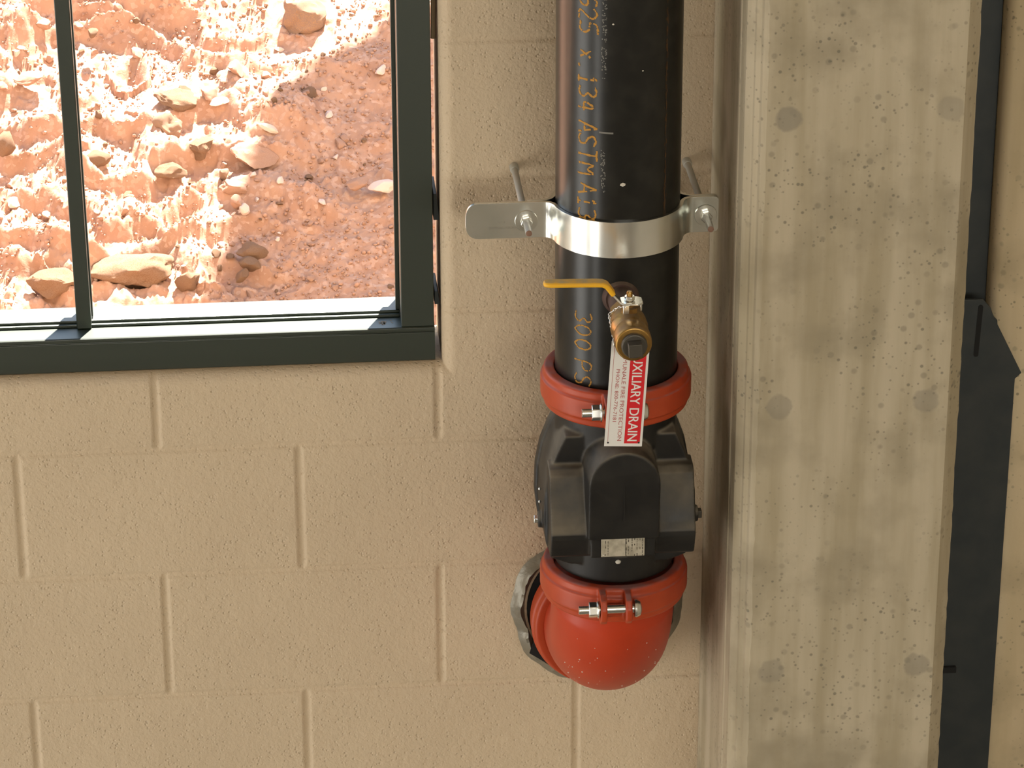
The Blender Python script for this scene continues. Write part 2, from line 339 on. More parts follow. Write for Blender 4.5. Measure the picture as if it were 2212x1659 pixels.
# rest of the room shell
def slab(name, a, b, m='room'):
    bm = bmesh.new(); box(bm, a, b); return props(bmobj(name, bm, m, smooth=None), kind='structure')
slab('floor', (-4.2, -7.2, -3.4), (3.6, .145, -3.205), 'floor'); slab('ceiling', (-4.2, -7.2, 2.955), (3.6, .145, 3.1))
slab('wall_right', (3.405, -7.2, -3.205), (3.6, -.005, 2.955)); bm = bmesh.new()      # wall behind the viewer with an opening added for the front fill light
for a, b in (((-3.95, -7.2, -3.2), (3.4, -7.0, 1.72)), ((-3.95, -7.2, 1.72), (-.05, -7.0, 2.95)), ((3.25, -7.2, 1.72), (3.4, -7.0, 2.95)), ((-.05, -7.2, 2.68), (3.25, -7.0, 2.95))): box(bm, a, b)
props(bmobj('wall_front', bm, 'room', smooth=None), kind='structure')
bm = bmesh.new()      # left wall with two bay openings down to the floor
for a, b in (((-4.2, -7.2, -3.2), (-4.0, -5.60, 2.95)), ((-4.2, -4.40, -3.2), (-4.0, -2.47, 2.95)), ((-4.2, -.53, -3.2), (-4.0, .14, 2.95)),
             ((-4.2, -5.60, .97), (-4.0, -4.40, 2.95)), ((-4.2, -2.47, .97), (-4.0, -.53, 2.95))): box(bm, a, b)
props(bmobj('wall_left', bm, 'room', smooth=None), kind='structure')

# ------------------------------------------------------------------ window frame
def bxo(name, a, b, m, parent, bev=.001, rot=None):
    bm = bmesh.new(); box(bm, a, b, rot); return bmobj(name, bm, m, parent, bevel=bev)
win = thing('window_1', None, None, (-.49, .08, .3225)); props(win, kind='structure')
FX0, FX1, FZ0, FZ1 = -1.585, .6075, .3225, 1.885
bm = bmesh.new()       # sill rail with a small lip and groove on the room side
prof = [(.020, FZ0), (.134, FZ0), (.134, .375), (.0205, .375), (.0185, .3735), (.0185, .3690), (.0215, .3680), (.0215, .3665), (.020, .3660)]
prism(bm, prof, lambda y, z: (FX0, y, z), lambda y, z: (FX1, y, z)); bmobj('sill_rail', bm, 'frame', win, smooth=20, bevel=.0005)
bxo('head_rail', (FX0, .020, 1.833), (FX1, .134, FZ1), 'frame', win)
bm = bmesh.new(); box(bm, (.5595, .020, .3755), (.6065, .134, 1.8325)); bmobj('jamb', bm, 'frame', win, bevel=.0012)
bm = bmesh.new(); box(bm, (FX0, .020, .3755), (-1.535, .134, 1.8325)); bmobj('jamb', bm, 'frame', win, bevel=.0012)
bm = bmesh.new(); box(bm, (-1.53, .058, .3752), (.559, .084, .3795)); box(bm, (-1.53, .064, .3795), (.559, .078, .3835)); bmobj('glazing_stop', bm, 'frame', win, bevel=.0008)
bm = bmesh.new(); box(bm, (.5535, .066, .3838), (.5593, .076, 1.83)); bmobj('jamb_stop', bm, 'frame', win, bevel=.0006)
for mx in (.1055, -.71):
    bm = bmesh.new()
    for v in box(bm, (mx-.0105, .052, .3754), (mx+.0105, .120, 1.8325)): v.co.x -= .009*(v.co.z-.375)
    bmobj('mullion', bm, 'frame', win, bevel=.0012)
    bm = bmesh.new()
    for v in box(bm, (mx+.0107, .072, .386), (mx+.0125, .082, 1.83)): v.co.x -= .009*(v.co.z-.375)
    bmobj('mullion_stop', bm, 'frame', win)
bm = bmesh.new()       # small tan specks on the ledge
for k in range(26):
    a = random.uniform(-.9, .9); rr = abs(random.gauss(0, .006)); cx, cy = .535 + rr*math.sin(a)*1.6, .030 + .5*rr + random.uniform(0, .012)
    n = 7; vs = [bm.verts.new((cx+random.uniform(.0006, .0022)*math.cos(2*math.pi*i/n), cy+random.uniform(.0006, .0022)*math.sin(2*math.pi*i/n), .3753)) for i in range(n)]; bm.faces.new(vs)
bmobj('ledge_specks', bm, 'caulk', win, smooth=None)
# shims and sealant in the gap between frame and block
def wedge(name, z0, z1, m, label, y0=.03, y1=.10, x0=.6082, x1=.6162):
    bm = bmesh.new(); box(bm, (x0, y0, z0), (x1, y1, z1)); 
    for v in bm.verts:
        if v.co.z > (z0+z1)/2: v.co.x = x0 + (v.co.x-x0)*.6
    return props(bmobj(name, bm, m, loc=(x0, y0, z0), bevel=.0006), label, 'shim' if 'shim' in name else 'sealant')
wedge('window_shim', .535, .575, 'steel_dark', 'dark wedge in the narrow gap beside the window jamb level with the clamp')
wedge('window_shim', .405, .425, 'steel_dark', 'small dark wedge at the lower end of the gap beside the window jamb')
bm = bmesh.new(); tube(bm, [(.612 + .0008*math.sin(i*1.9), .05, .80+i*.05) for i in range(20)], .0036, 8)
props(bmobj('sealant_bead', bm, 'caulk', loc=(.612, .05, .80)), 'thin tan sealant bead high in the gap between green window frame and block', 'sealant')

# ------------------------------------------------------------------ ground bank outside
def gz(Y):
    return np.where(Y < 1.15, -.218 + .02*(Y-1.15), np.where(Y < 2.7, -.148+.466*(Y-1.3), .504+.12*(Y-2.7)))
gx = np.unique(np.round(np.concatenate([np.arange(-8, -.5, .3), np.arange(-.45, .95, .0027), np.arange(1.0, 8, .3)]), 4))
gy = np.unique(np.round(np.concatenate([np.arange(.15, 1.12, .06), np.arange(1.13, 2.25, .0030), np.arange(2.3, 3.2, .08), np.arange(3.3, 14, .5)]), 4))
GX, GY = np.meshgrid(gx, gy)
def fbm(x, y, s, o, seed, ridge=False):
    t = 0; a = 1; tot = 0
    for i in range(o):
        n = vn(x+i*3.1+40, y+i*1.7+40, s, seed+i)
        if ridge: n = 1-np.abs(2*n-1)
        t = t+a*n; tot += a; a *= .5; s *= .5
    return t/tot
def worley(x, y, s, seed):
    R = np.random.default_rng(seed); J = R.random((128, 128, 4)); i = np.floor(x/s).astype(int); j = np.floor(y/s).astype(int); best = np.full(x.shape, -1.)
    for di in (-1, 0, 1):
        for dj in (-1, 0, 1):
            a = (i+di) & 127; b = (j+dj) & 127; q = J[a, b]
            ang = q[..., 3]*3.14; ux = x/s-(i+di+q[..., 0]); uy = y/s-(j+dj+q[..., 1]); ca, sa = np.cos(ang), np.sin(ang)
            wx = (ux*ca+uy*sa)*.8; wy = (-ux*sa+uy*ca)*1.25; rad = .18+.42*q[..., 2]**1.6
            d = np.maximum(np.abs(wx)+.35*np.abs(wy), np.abs(wy)+.3*np.abs(wx)) *.5 + .5*np.sqrt(wx*wx+wy*wy)
            best = np.maximum(best, np.clip(1-(d/rad)**2.4, 0, 1)*rad*(.6+.8*q[..., 3]))
    return best
wx_ = GX+.010*(fbm(GX, GY, .03, 3, 90)-.5)*2; wy_ = GY+.010*(fbm(GX, GY, .03, 3, 95)-.5)*2
h0 = .13*(fbm(GX, GY*1.3, .32, 4, 20)-.5)
S_ = .052; q_ = (gz(GY)+h0)/S_ + 2.6*fbm(GX*.8, GY, .19, 4, 44); fl = np.floor(q_); fr = q_-fl
st_ = np.clip((fr-.62)/.30, 0, 1); st_ = st_*st_*(3-2*st_)
ter = S_*((st_ + .34*fr) - fr)*.68
wl = np.clip((.50-GX+.25*(fbm(GX, GY, .2, 2, 77)-.5))*5, .10, 1)
h = h0 + ter*wl + np.clip(worley(wx_+.02, wy_, .15, 64), 0, 1)*.075*wl
cover = np.clip((fbm(GX, GY, .13, 3, 50)-.42)*6, 0, 1)
h = h + np.clip(worley(wx_, wy_, .070, 60), 0, 1)*.030*cover + np.clip(worley(wx_, wy_, .028, 61), 0, 1)*.016*(.25+.75*cover) + np.clip(worley(wx_, wy_, .013, 62), 0, 1)*.006*(.3+.7*cover)
h = h + .010*(fbm(GX, GY, .035, 4, 30)-.5) + .012*(fbm(GX, GY, .018, 3, 31, True)-.5)*np.clip(wl+.2, 0, 1) + .0015*fbm(GX, GY, .008, 2, 70)
fine = (GY > 1.1) & (GY < 2.3) & (GX > -.5) & (GX < 1.0)
h = np.where(fine, h, 0.5*.1*(fbm(GX, GY, .6, 3, 20)-.5))
GZ = gz(GY)+h-.012
gi = np.arange(GX.size).reshape(GX.shape); q = np.stack([gi[:-1, :-1], gi[:-1, 1:], gi[1:, 1:], gi[1:, :-1]], -1).reshape(-1, 4)
me = npmesh('ground', np.stack([GX.ravel(), GY.ravel(), GZ.ravel()], -1), q)
props(link('ground', me, 'dirt', smooth=50), kind='structure')
from bisect import bisect_left
def ground_z(x, yy):
    i = min(max(bisect_left(gx, x), 0), len(gx)-1); j = min(max(bisect_left(gy, yy), 0), len(gy)-1); return float(GZ[j, i])
def rock_mesh(name, seed, sub=3, cuts=9):
    """faceted boulder of unit radius: sphere cut by random planes, then roughened"""
    R = random.Random(seed); bm = bmesh.new(); bmesh.ops.create_icosphere(bm, subdivisions=sub, radius=1)
    pl = [(Vector([R.gauss(0, 1) for _ in range(3)]).normalized(), R.uniform(.45, .80)) for _ in range(cuts)]
    from mathutils import noise
    for v in bm.verts:
        p = v.co.copy()
        for n, d in pl:
            e_ = p.dot(n)-d
            if e_ > 0: p -= n*e_*.92
        p += p.normalized()*(.15*noise.fractal(p*1.8+Vector((seed, 0, 0)), 1, 2, 4)+.07*abs(noise.noise(p*6+Vector((seed, 3, 0)))))
        v.co = p
    me = bpy.data.meshes.new(name); bm.to_mesh(me); bm.free(); me.polygons.foreach_set('use_smooth', [True]*len(me.polygons)); me.set_sharp_from_angle(angle=math.radians(32)); return me
ROCKS = [  # x, y, radii (x,y,z), material, tilt deg, label
 (.456, 1.995, (.050, .045, .042), 'stone_dark', 10, 'large purple-brown boulder near the top edge of the window view'),
 (.205, 1.800, (.052, .035, .020), 'stone_ochre', -4, 'flat ochre ledge rock with sunlit top above the dark hollow, centre of the bank'),
 (.189, 1.730, (.032, .030, .030), 'stone_dark', 20, 'shaded reddish boulder sitting in the hollow under the flat ledge rock'),
 (.250, 1.680, (.034, .028, .024), 'stone_ochre', 0, 'chunky rock with a sunlit cap just right of the hollow'),
 (.204, 1.678, (.014, .018, .018), 'stone', 10, 'small upright egg-shaped stone squeezed left of the chunky sun-capped rock'),
 (.191, 1.625, (.036, .022, .018), 'stone_ochre', 3, 'wide rock with bright white top below the hollow'),
 (.346, 1.655, (.052, .034, .020), 'stone', -14, 'broad shaded lump of earth right of the sun-capped rock'),
 (.386, 1.715, (.030, .011, .009), 'stone_pale', -24, 'pale elongated splinter of stone lying slanted in the shade'),
 (.345, 1.435, (.032, .022, .014), 'stone_ochre', -8, 'flat tan rock lying on top of the little stone heap low in the shade'),
 (.341, 1.400, (.022, .016, .014), 'stone_ochre', -30, 'orange-tan stone directly under the flat tan rock'),
 (.322, 1.378, (.019, .012, .010), 'stone_ochre', 40, 'narrow slanting stone at the lower left of the little stone heap'),
 (.594, 1.572, (.030, .016, .013), 'stone_pale', 8, 'pale oval rock touching the right jamb side of the view'),
 (.546, 1.583, (.024, .014, .011), 'stone', 10, 'reddish flat rock just left of the pale oval rock'),
 (.334, 1.530, (.011, .011, .013), 'stone_pale', 15, 'small pale triangular stone standing in the shade below the broad lump'),
 (.381, 1.781, (.011, .014, .016), 'stone', 0, 'pink rounded stone beside the upper end of the pale splinter'),
 (.125, 1.385, (.085, .045, .032), 'stone_ochre', 3, 'biggest rough rock low in the view, right beside the mullion foot'),
 (-.020, 1.369, (.050, .030, .026), 'stone_ochre', 0, 'rounded orange rock low in the view, left of the mullion'),
 (.227, 1.364, (.026, .022, .026), 'stone_ochre', 10, 'brown block at the right end of the biggest rough rock'),
 (.269, 1.806, (.019, .016, .020), 'stone', 5, 'square brown block at the right end of the flat ledge rock'),
 (.324, 1.858, (.016, .022, .022), 'stone', 25, 'shaded oval stone in the cleft right of and above the flat ledge rock'),
 (.044, 1.975, (.013, .012, .012), 'stone_ochre', 0, 'orange stone high in the view, just right of the mullion'),
 (-.085, 1.862, (.040, .022, .010), 'stone', 5, 'low reddish slab high in the view, left of the mullion'),
 (.060, 1.635, (.026, .020, .016), 'stone_ochre', 0, 'brown rock halfway down the view, touching the right side of the mullion'),
 (-.117, 1.692, (.020, .025, .030), 'stone_ochre', 0, 'brown rock cut by the left edge of the photo'),
 (.318, 1.583, (.036, .018, .012), 'stone', -3, 'shaded bar-shaped stone just under the broad lump of earth'),
 (.291, 1.794, (.024, .012, .007), 'stone_pale', 3, 'thin flat sunlit stone leaning on the square brown block'),
 (.120, 1.760, (.015, .012, .010), 'stone', 0, 'lone rounded pebble on the bright slope left of the flat ledge rock'),
 (.320, 1.545, (.014, .016, .016), 'stone', 0, 'reddish stone left of the small pale triangular stone'),
 (.296, 1.610, (.010, .016, .020), 'stone_dark', 0, 'small brown stone at the left end of the bar-shaped stone'),
 (-.05, 2.00, (.020, .014, .012), 'stone', 0, 'brown stone in the gravelly top left corner of the view'),
]
for k, (x, yy, rd, m, tilt, lab) in enumerate(ROCKS):
    me = rock_mesh('rock', 100+k, 4 if max(rd) > .03 else 3); me.materials.append(M[m])
    o = bpy.data.objects.new('rock', me); COL.objects.link(o); z0 = float(gz(np.array(yy)))+.004
    z0 = min(max(z0, ground_z(x, yy)-.2*rd[2]), z0+.02)
    o.location = (x, yy, z0+rd[2]*.35); o.scale = rd; o.rotation_euler = (math.radians(18), math.radians(-tilt), 0)
    props(o, lab, 'rock')
smeshes = []
for k in range(9):
    me = rock_mesh('small_stone', 300+k, 2, 7); me.materials.append(M[('stone', 'stone', 'stone_pale', 'stone_ochre', 'stone')[k % 5]]); smeshes.append(me)
cnt = 0
while cnt < 240:
    x = random.uniform(-.15, .66); yy = random.uniform(1.30, 2.09)
    if random.random() > .25+.75*float(vn(np.array(x+9), np.array(yy+9), .12, 5)): continue
    s = .0040+.0085*random.random()**2.2
    if any((x-q[0])**2+(yy-q[1])**2 < (max(q[2])*.8)**2 for q in ROCKS): continue
    o = bpy.data.objects.new('small_stone', random.choice(smeshes)); COL.objects.link(o)
    o.location = (x, yy, ground_z(x, yy)+s*.25); o.scale = (s*random.uniform(.9, 1.5), s*random.uniform(.8, 1.2), s*random.uniform(.55, .9)); o.rotation_euler = (random.uniform(-.4, .7), random.uniform(-.5, .5), random.uniform(0, 6.28))
    props(o, 'small loose stone scattered on the reddish dirt bank outside the window', 'stone', 'loose stones on the dirt bank'); cnt += 1
# fine gravel: uncountable, one object
bm0 = bmesh.new(); bmesh.ops.create_icosphere(bm0, subdivisions=1, radius=1); bv = np.array([v.co[:] for v in bm0.verts]); bf = np.array([[v.index for v in f_.verts] for f_ in bm0.faces]); bm0.free()
NG = 7000; vv = []; ff = []
px_ = rng.uniform(-.2, .72, NG); py_ = rng.uniform(1.22, 2.15, NG); ps = .0014+.0032*rng.random(NG)**2.5
for k in range(NG):
    if any(abs(px_[k]-q[0]) < q[2][0]*1.25 and abs(py_[k]-q[1]) < q[2][1]*1.9 for q in ROCKS): continue
    sc = ps[k]*rng.uniform(.6, 1.3, 3); a = rng.uniform(0, 6.28); R = np.array([[math.cos(a), -math.sin(a), 0], [math.sin(a), math.cos(a), 0], [0, 0, 1]])
    vv.append((bv*(1+.35*(rng.random((12, 1))-.5))*sc)@R.T + [px_[k], py_[k], ground_z(px_[k], py_[k])+ps[k]*.35]); ff.append(bf+12*(len(vv)-1))
me = npmesh('gravel', np.vstack(vv), np.vstack(ff)); props(link('gravel', me, 'stone'), 'fine reddish gravel covering the dirt bank outside the window', 'gravel', kind='stuff')
# unseen slab added outside to shade the right part of the bank
sd = thing('shade_slab', 'unseen slab on posts, added outside beyond the window to shade the dirt bank', 'shade caster', (2.8, 2.95, .3))
bm = bmesh.new(); prism(bm, [(.915, 2.85), (.926, 2.899), (1.0286, 3.2725), (1.221, 3.394), (4.6, 3.55), (4.6, 2.4), (.90, 2.4)], lambda a, b: (a, b, 3.0), lambda a, b: (a, b, 3.05)); bmobj('shade_panel', bm, 'caulk', sd, smooth=None)
for a, b in ((1.9, 2.5), (4.4, 2.5), (2.2, 3.35), (4.4, 3.35)):
    bm = bmesh.new(); tube(bm, [(a, b, gz(np.array(b))-.05), (a, b, 3.0)], .025, 12); bmobj('shade_post', bm, 'rod', sd)

# ------------------------------------------------------------------ concrete column, steel strip, panel
bm = bmesh.new(); c = .025
prism(bm, [(1.0, -.001), (1.0, -.243), (.9985, -.245), (.9985, -.254), (1.0, -.256), (1.0, -.296), (1.0025, -.300), (1.009, -.306), (1.0105, -.3105), (1.0165, -.314), (1.0185, -.320), (1.025, -.325), (1.285, -.325), (1.305, -.303), (1.305, -.001)], lambda a, b: (a, b, -3.205), lambda a, b: (a, b, 2.955))
bmesh.ops.subdivide_edges(bm, edges=[e_ for e_ in bm.edges if abs(e_.verts[0].co.z-e_.verts[1].co.z) > 1], cuts=420, use_grid_fill=False)
for v in bm.verts:
    if v.co.y < -.29:
        zz = v.co.z; k = .0005*math.sin(zz*37)+.0005*math.sin(zz*173+1)+.0016*(random.random()-.5)
        if abs(v.co.x-1.305) < .003: v.co.x += .6*k
        if abs(v.co.x-1.025) < .003: v.co.x += k*.9
    # faint board ridge on the side face
props(bmobj('concrete_column', bm, 'conc', loc=(1.15, -.16, -3.205), smooth=20), kind='structure')
bm = bmesh.new(); poly = [(1.4025, -.001), (1.4025, -.030), (1.406, -.042), (1.414, -.050), (1.46, -.055), (2.4, -.055), (2.4, -.001)]
prism(bm, poly, lambda a, b: (a, b, -3.205), lambda a, b: (a, b, 2.955)); props(bmobj('concrete_panel', bm, 'conc2', loc=(1.9, -.03, -3.205), smooth=60), kind='structure')
props(bxo('steel_channel', (1.315, -.012, -3.204), (1.4015, -.001, 2.95), 'steel_dark', None), 'dark slate steel strip set in the gap between column and beige panel', 'steel strip')
o = bpy.data.objects['steel_channel']
sp = thing('steel_cover_plate', 'dark slate steel plate with a slot and a slanted top, right of the column', 'plate', (1.40, -.062, -.9))
def platep(px_off, a):  # points measured at y=-.05 moved onto the plate face
    return a
poly = [(1.335, .424), (1.386, .424), (1.398, .410), (1.4035, .396), (1.409, .390), (1.4095, .384), (1.449, .306), (1.440, .297), (1.434, -1.27), (1.335, -1.27)]
bm = bmesh.new(); prism(bm, poly, lambda a, b: (a, -.0570, b), lambda a, b: (a, -.0630, b)); bmobj('plate', bm, 'steel_dark', sp, smooth=20, bevel=.001)
bm = bmesh.new(); n = 10; pts = [(1.3835+.0035*math.cos(t), .412+.0035*math.sin(t)) for t in np.linspace(0, math.pi, n)] + [(1.3805+.0035*math.cos(t), .338+.0035*math.sin(t)) for t in np.linspace(math.pi, 2*math.pi, n)]
prism(bm, pts, lambda a, b: (a, -.0637, b), lambda a, b: (a, -.0631, b)); bmobj('slot', bm, 'black', sp, smooth=None)
props(bxo('bracket_tab', (1.338, -.070, -.182), (1.378, -.0635, -.172), 'black', None), 'tiny black tab sticking out of the slate steel plate low beside the column', 'bracket')

# ------------------------------------------------------------------ steel pipe with orange lettering
PR = .0843
pipe = thing('steel_pipe', 'black vertical steel riser pipe with orange stencilled writing', 'pipe', (PX, PY, .385))
bm = bmesh.new(); lathe(bm, [(PR-.003, 0), (PR, .001), (PR, 2.565), (PR-.003, 2.567)], (PX, PY, .385), (0, 0, 1), 96); bmobj('pipe_body', bm, 'pipe', pipe)
def cyl(a_deg, z, off=.0003):
    a = math.radians(a_deg); return Vector((PX+(PR+off)*math.sin(a), PY-(PR+off)*math.cos(a), z))
def stroke_text(chars, name, m, a0, a1, w=.0030, hz=.0150, jit=.0004):
    bm = bmesh.new()
    for ch, zc in chars:
        for line in STROKE[ch]:
            if len(line) > 3:
                for _ in range(2):      # round the corners of curved glyphs
                    line = [line[0]] + [w_ for p, q_ in zip(line, line[1:]) for w_ in ((p[0]*.75+q_[0]*.25, p[1]*.75+q_[1]*.25), (p[0]*.25+q_[0]*.75, p[1]*.25+q_[1]*.75))] + [line[-1]]
            pts = []
            for (p0, p1) in zip(line, line[1:]):
                n = 6 if len(line) < 4 else 2
                for t in range(n): pts.append((p0[0]+(p1[0]-p0[0])*t/n, p0[1]+(p1[1]-p0[1])*t/n))
            pts.append(line[-1])
            P2 = [((zc + hz/2 - u_*hz) + random.uniform(-jit, jit), a0+(a1-a0)*v_+random.uniform(-.3, .3)) for u_, v_ in pts]
            for (za, aa), (zb, ab) in zip(P2, P2[1:]):
                if random.random() < .16: continue
                dzv = zb-za; da = math.radians(ab-aa)*PR; L = math.hypot(dzv, da) or 1e-6; ww = w*random.uniform(.55, 1.1)/2
                nz_, na = -da/L*ww, dzv/L*ww/PR*57.3
                ez, ea = dzv/L*.0003, math.degrees(da/L*.0003/PR)
                bm.faces.new([bm.verts.new(cyl(*q)) for q in ((aa-ea+na, za-ez+nz_), (ab+ea+na, zb+ez+nz_), (ab+ea-na, zb+ez-nz_), (aa-ea-na, za-ez-nz_))])
    return bmobj(name, bm, m, pipe, smooth=None)
L1 = list(zip('6625X.134ASTMA135', (.975, .9532, .9357, .9168, .8807, .8642, .8457, .8278, .8098, .7795, .7620, .7410, .7210, .6928, .6740, .6560, .638)))
L1[0] = ('6', 1.000); L1[1] = ('6', .9532)
stroke_text([c for c in L1 if c[0] != '.' ] + [('.', .8642), ('.', .978)], 'stencil_lettering', 'orange', -45, -26)
stroke_text(list(zip('300PSI', (.5054, .487, .4658, .4342, .4135, .397))), 'stencil_lettering', 'orange', -48, -29, .0024)
bm = bmesh.new()      # second, faint grey print beside the orange one, scuffs and a thin rust streak
for k in range(150):
    z = random.choice((random.uniform(.86, .98), random.uniform(.69, .75), random.uniform(.85, .97))); a = -20+random.uniform(-2.2, 2.2); s = random.uniform(.0004, .0010)
    bm.faces.new([bm.verts.new(cyl(a+da, z+dz_)) for da, dz_ in ((-.5, -s), (.5, -s), (.5, s), (-.5, s))])
for a0, a1, z in ((-24, -11, .775), ):
    for i in range(8):
        t0 = a0+(a1-a0)*i/8; t1 = a0+(a1-a0)*(i+1)/8; bm.faces.new([bm.verts.new(cyl(*q)) for q in ((t0, z-.0012), (t1, z-.0012), (t1, z+.0012), (t0, z+.0012))])
bmobj('faint_marking', bm, 'greymark', pipe, smooth=None)
bm = bmesh.new()
for k in range(220):
    z = random.uniform(.64, 1.02); a = 41+random.gauss(0, .8); s = random.uniform(.0008, .004)
    bm.faces.new([bm.verts.new(cyl(a+da, z+dz_)) for da, dz_ in ((-.25, -s), (.25, -s), (.25, s), (-.25, s))])
bmobj('rust_streak', bm, 'rust', pipe, smooth=None)
bm = bmesh.new()
for a, z, s in ((-2, .703, .0028), (-12, .925, .0012), (15, .86, .001), (-6, .56, .001)): ico(bm, cyl(a, z, 0), s, 1, (1.5, .4, 1))
bmobj('plaster_fleck', bm, 'bone', pipe)

# ------------------------------------------------------------------ split clamp, rods, nuts
ZC_ = .6255; HW = .0255; BX = (.7205, .9645)
clamp = thing('pipe_clamp', 'shiny zinc split clamp with long ears gripping the black riser', 'clamp', (PX, PY, ZC_))
def strap(sgn, xl, xr, name, t=.0055):
    # centre line in plan (x, y): ear - bend - arc - bend - ear
    R = PR + t/2 + .0004; off = t/2 + .0003; pts = []
    a0 = math.radians(72); xe = R*math.sin(a0); ye = R*math.cos(a0)
    arcp = [(R*math.sin(a), -R*math.cos(a)) for a in np.linspace(-a0, a0, 33)]
    def bez(p0, p1, p2, n=8): return [((1-t_)**2*p0[0]+2*t_*(1-t_)*p1[0]+t_*t_*p2[0], (1-t_)**2*p0[1]+2*t_*(1-t_)*p1[1]+t_*t_*p2[1]) for t_ in np.linspace(0, 1, n)]
    lb = bez((-xe-.020, -off), (-xe-.0035, -off), (-xe, -ye)); rb_ = bez((xe, -ye), (xe+.0035, -off), (xe+.020, -off))
    path = [(xl-PX, -off)] + lb[:-1] + arcp + rb_[1:] + [(xr-PX, -off)]
    path = [(a, b*sgn) for a, b in path]
    n = len(path); ring = []
    bm = bmesh.new(); NZ = 9
    for i, (a, b) in enumerate(path):
        p0 = path[max(i-1, 0)]; p1 = path[min(i+1, n-1)]; tx, ty = p1[0]-p0[0], p1[1]-p0[1]; L = math.hypot(tx, ty); nx_, ny_ = -ty/L, tx/L
        ring.append((a, b, nx_, ny_))
    # solid strip: 4 corner lines
    rows = []
    for a, b, nx_, ny_ in ring:
        rows.append([bm.verts.new((PX+a+nx_*s*t/2, PY+b+ny_*s*t/2, ZC_+zz*HW)) for s, zz in ((-1, -1), (1, -1), (1, 1), (-1, 1))])
    for p, q_ in zip(rows, rows[1:]):
        for j in range(4): bm.faces.new((p[j], p[(j+1) % 4], q_[(j+1) % 4], q_[j]))
    # rounded ends
    for row, sx_ in ((rows[0], -1), (rows[-1], 1)):
        bx_ = sum(v.co.x for v in row)/4; ys = sorted({round(v.co.y, 6) for v in row}); prev = row; rad = .0175 if (sx_ < 0 and sgn > 0) else .006
        for k in range(1, 7):
            th = math.pi/2*k/6; dx_ = rad*math.sin(th); hh = HW*(1-.80*(k/6)**1.9) if rad > .01 else HW-.006*(1-math.cos(th))
            if rad > .01: dx_ = rad*(1-(1-k/6)**1.9)
            new = [bm.verts.new((bx_+sx_*dx_, v.co.y, ZC_+(hh if v.co.z > ZC_ else -hh))) for v in row]
            for j in range(4): bm.faces.new((prev[j], prev[(j+1) % 4], new[(j+1) % 4], new[j]))
            prev = new
        bm.faces.new(prev)
    bm.faces.ensure_lookup_table()
    # inner caps at the path ends are open (continued by the rounded rows)
    return bmobj(name, bm, 'zinc', clamp, smooth=40, bevel=.0007)
strap(1, .656, .976, 'front_half'); strap(-1, .728, .976, 'rear_half')
text_obj('stamped_lettering', 'PATENT PENDING', lambda a, b: (.706-.036*a, PY-.0062, ZC_-.0085-.0036*b), 'chain', clamp)
text_obj('stamped_lettering', '6 IN', lambda a, b: (.692-.010*a, PY-.0062, ZC_-.0005-.003*b), 'chain', clamp)
FY = PY-.0060
for k, bx_ in enumerate(BX):
    side = ('left', 'right')[k]
    rd = thing('threaded_rod', ('zinc threaded rod through the long left ear of the pipe clamp, anchored in the block', 'zinc threaded rod through the short right ear of the pipe clamp, near the column')[k], 'rod', (bx_, -.001, ZC_-.001))
    zc = ZC_-.001
    bm = bmesh.new(); prof = []; L = .250+(0 if k == 0 else .006); n = 150
    for i in range(n+1): prof.append((.00475 if i % 2 else .0043, L*i/n))
    lathe(bm, prof, (bx_, -.001, zc), (0, -1, 0), 20); bmobj('rod', bm, 'rod', rd, smooth=60)
    bm = bmesh.new(); lathe(bm, [(.0042, 0), (.0042, .0006), (.0034, .0010)], (bx_, -.001-L, zc), (0, -1, 0), 16); bmobj('rod_end', bm, 'rusttip', rd)
    bm = bmesh.new(); lathe(bm, [(.0065, 0), (.0065, .012), (.0052, .014)], (bx_, -.001, zc), (0, -1, 0), 24); bmobj('anchor_sleeve', bm, 'rod', rd)
    w = bmesh.new(); lathe(w, [(.0150, 0), (.0155, .0006), (.0150, .0018), (.005, .0019)], (bx_, FY-.0002, zc), (0, -1, 0), 36); props(bmobj('washer', w, 'zinc', loc=(bx_, FY, zc)), ('round zinc washer under the nut on the long left clamp ear', 'round zinc washer under the nut on the right clamp ear')[k], 'washer')
    w = bmesh.new(); hexa(w, (bx_, FY-.0022, zc), (0, -1, 0), .0143, .0085, 6, .2); props(bmobj('hex_nut', w, 'zinc', loc=(bx_, FY-.0022, zc), bevel=.0009), ('hex nut on the rod end at the long left clamp ear', 'hex nut on the rod end at the right clamp ear')[k], 'nut')

# ------------------------------------------------------------------ grooved couplings
def coupling(label, c, axis, pads, lug_dir, bolt, cat='coupling'):
    t = thing('grooved_coupling', label, cat, c); ax = Vector(axis)
    bm = bmesh.new()
    prof = [(PR+.0010, -.0265), (.0975, -.0265), (.1000, -.0240), (.1010, -.0150), (.1045, -.0135), (.1045, .0135), (.1010, .0150), (.1000, .0240), (.0975, .0265), (PR+.0010, .0265)]
    lathe(bm, prof, c, axis, 96, close=False)
    h = bmobj('housing', bm, 'red', t); cc = Vector(c)
    return t, h
def add_lugs(t, h, c, lx, dirs=(-1, 1), thick=.0095, full=True):
    bm = bmesh.new(); bm.from_mesh(h.data); off = Vector(c)
    for d in dirs:
        for x in lx:
            poly = [(.088, .026), (.112, .026), (.126, .022), (.133, .010), (.133, -.006), (.122, -.016), (.100, -.020), (.088, -.020)]
            prism(bm, poly, lambda a, b: (x-thick/2-c[0], d*a, b), lambda a, b: (x+thick/2-c[0], d*a, b))
    bmesh.ops.recalc_face_normals(bm, faces=bm.faces); bm.to_mesh(h.data); bm.free(); cast(h, .0015, 7)
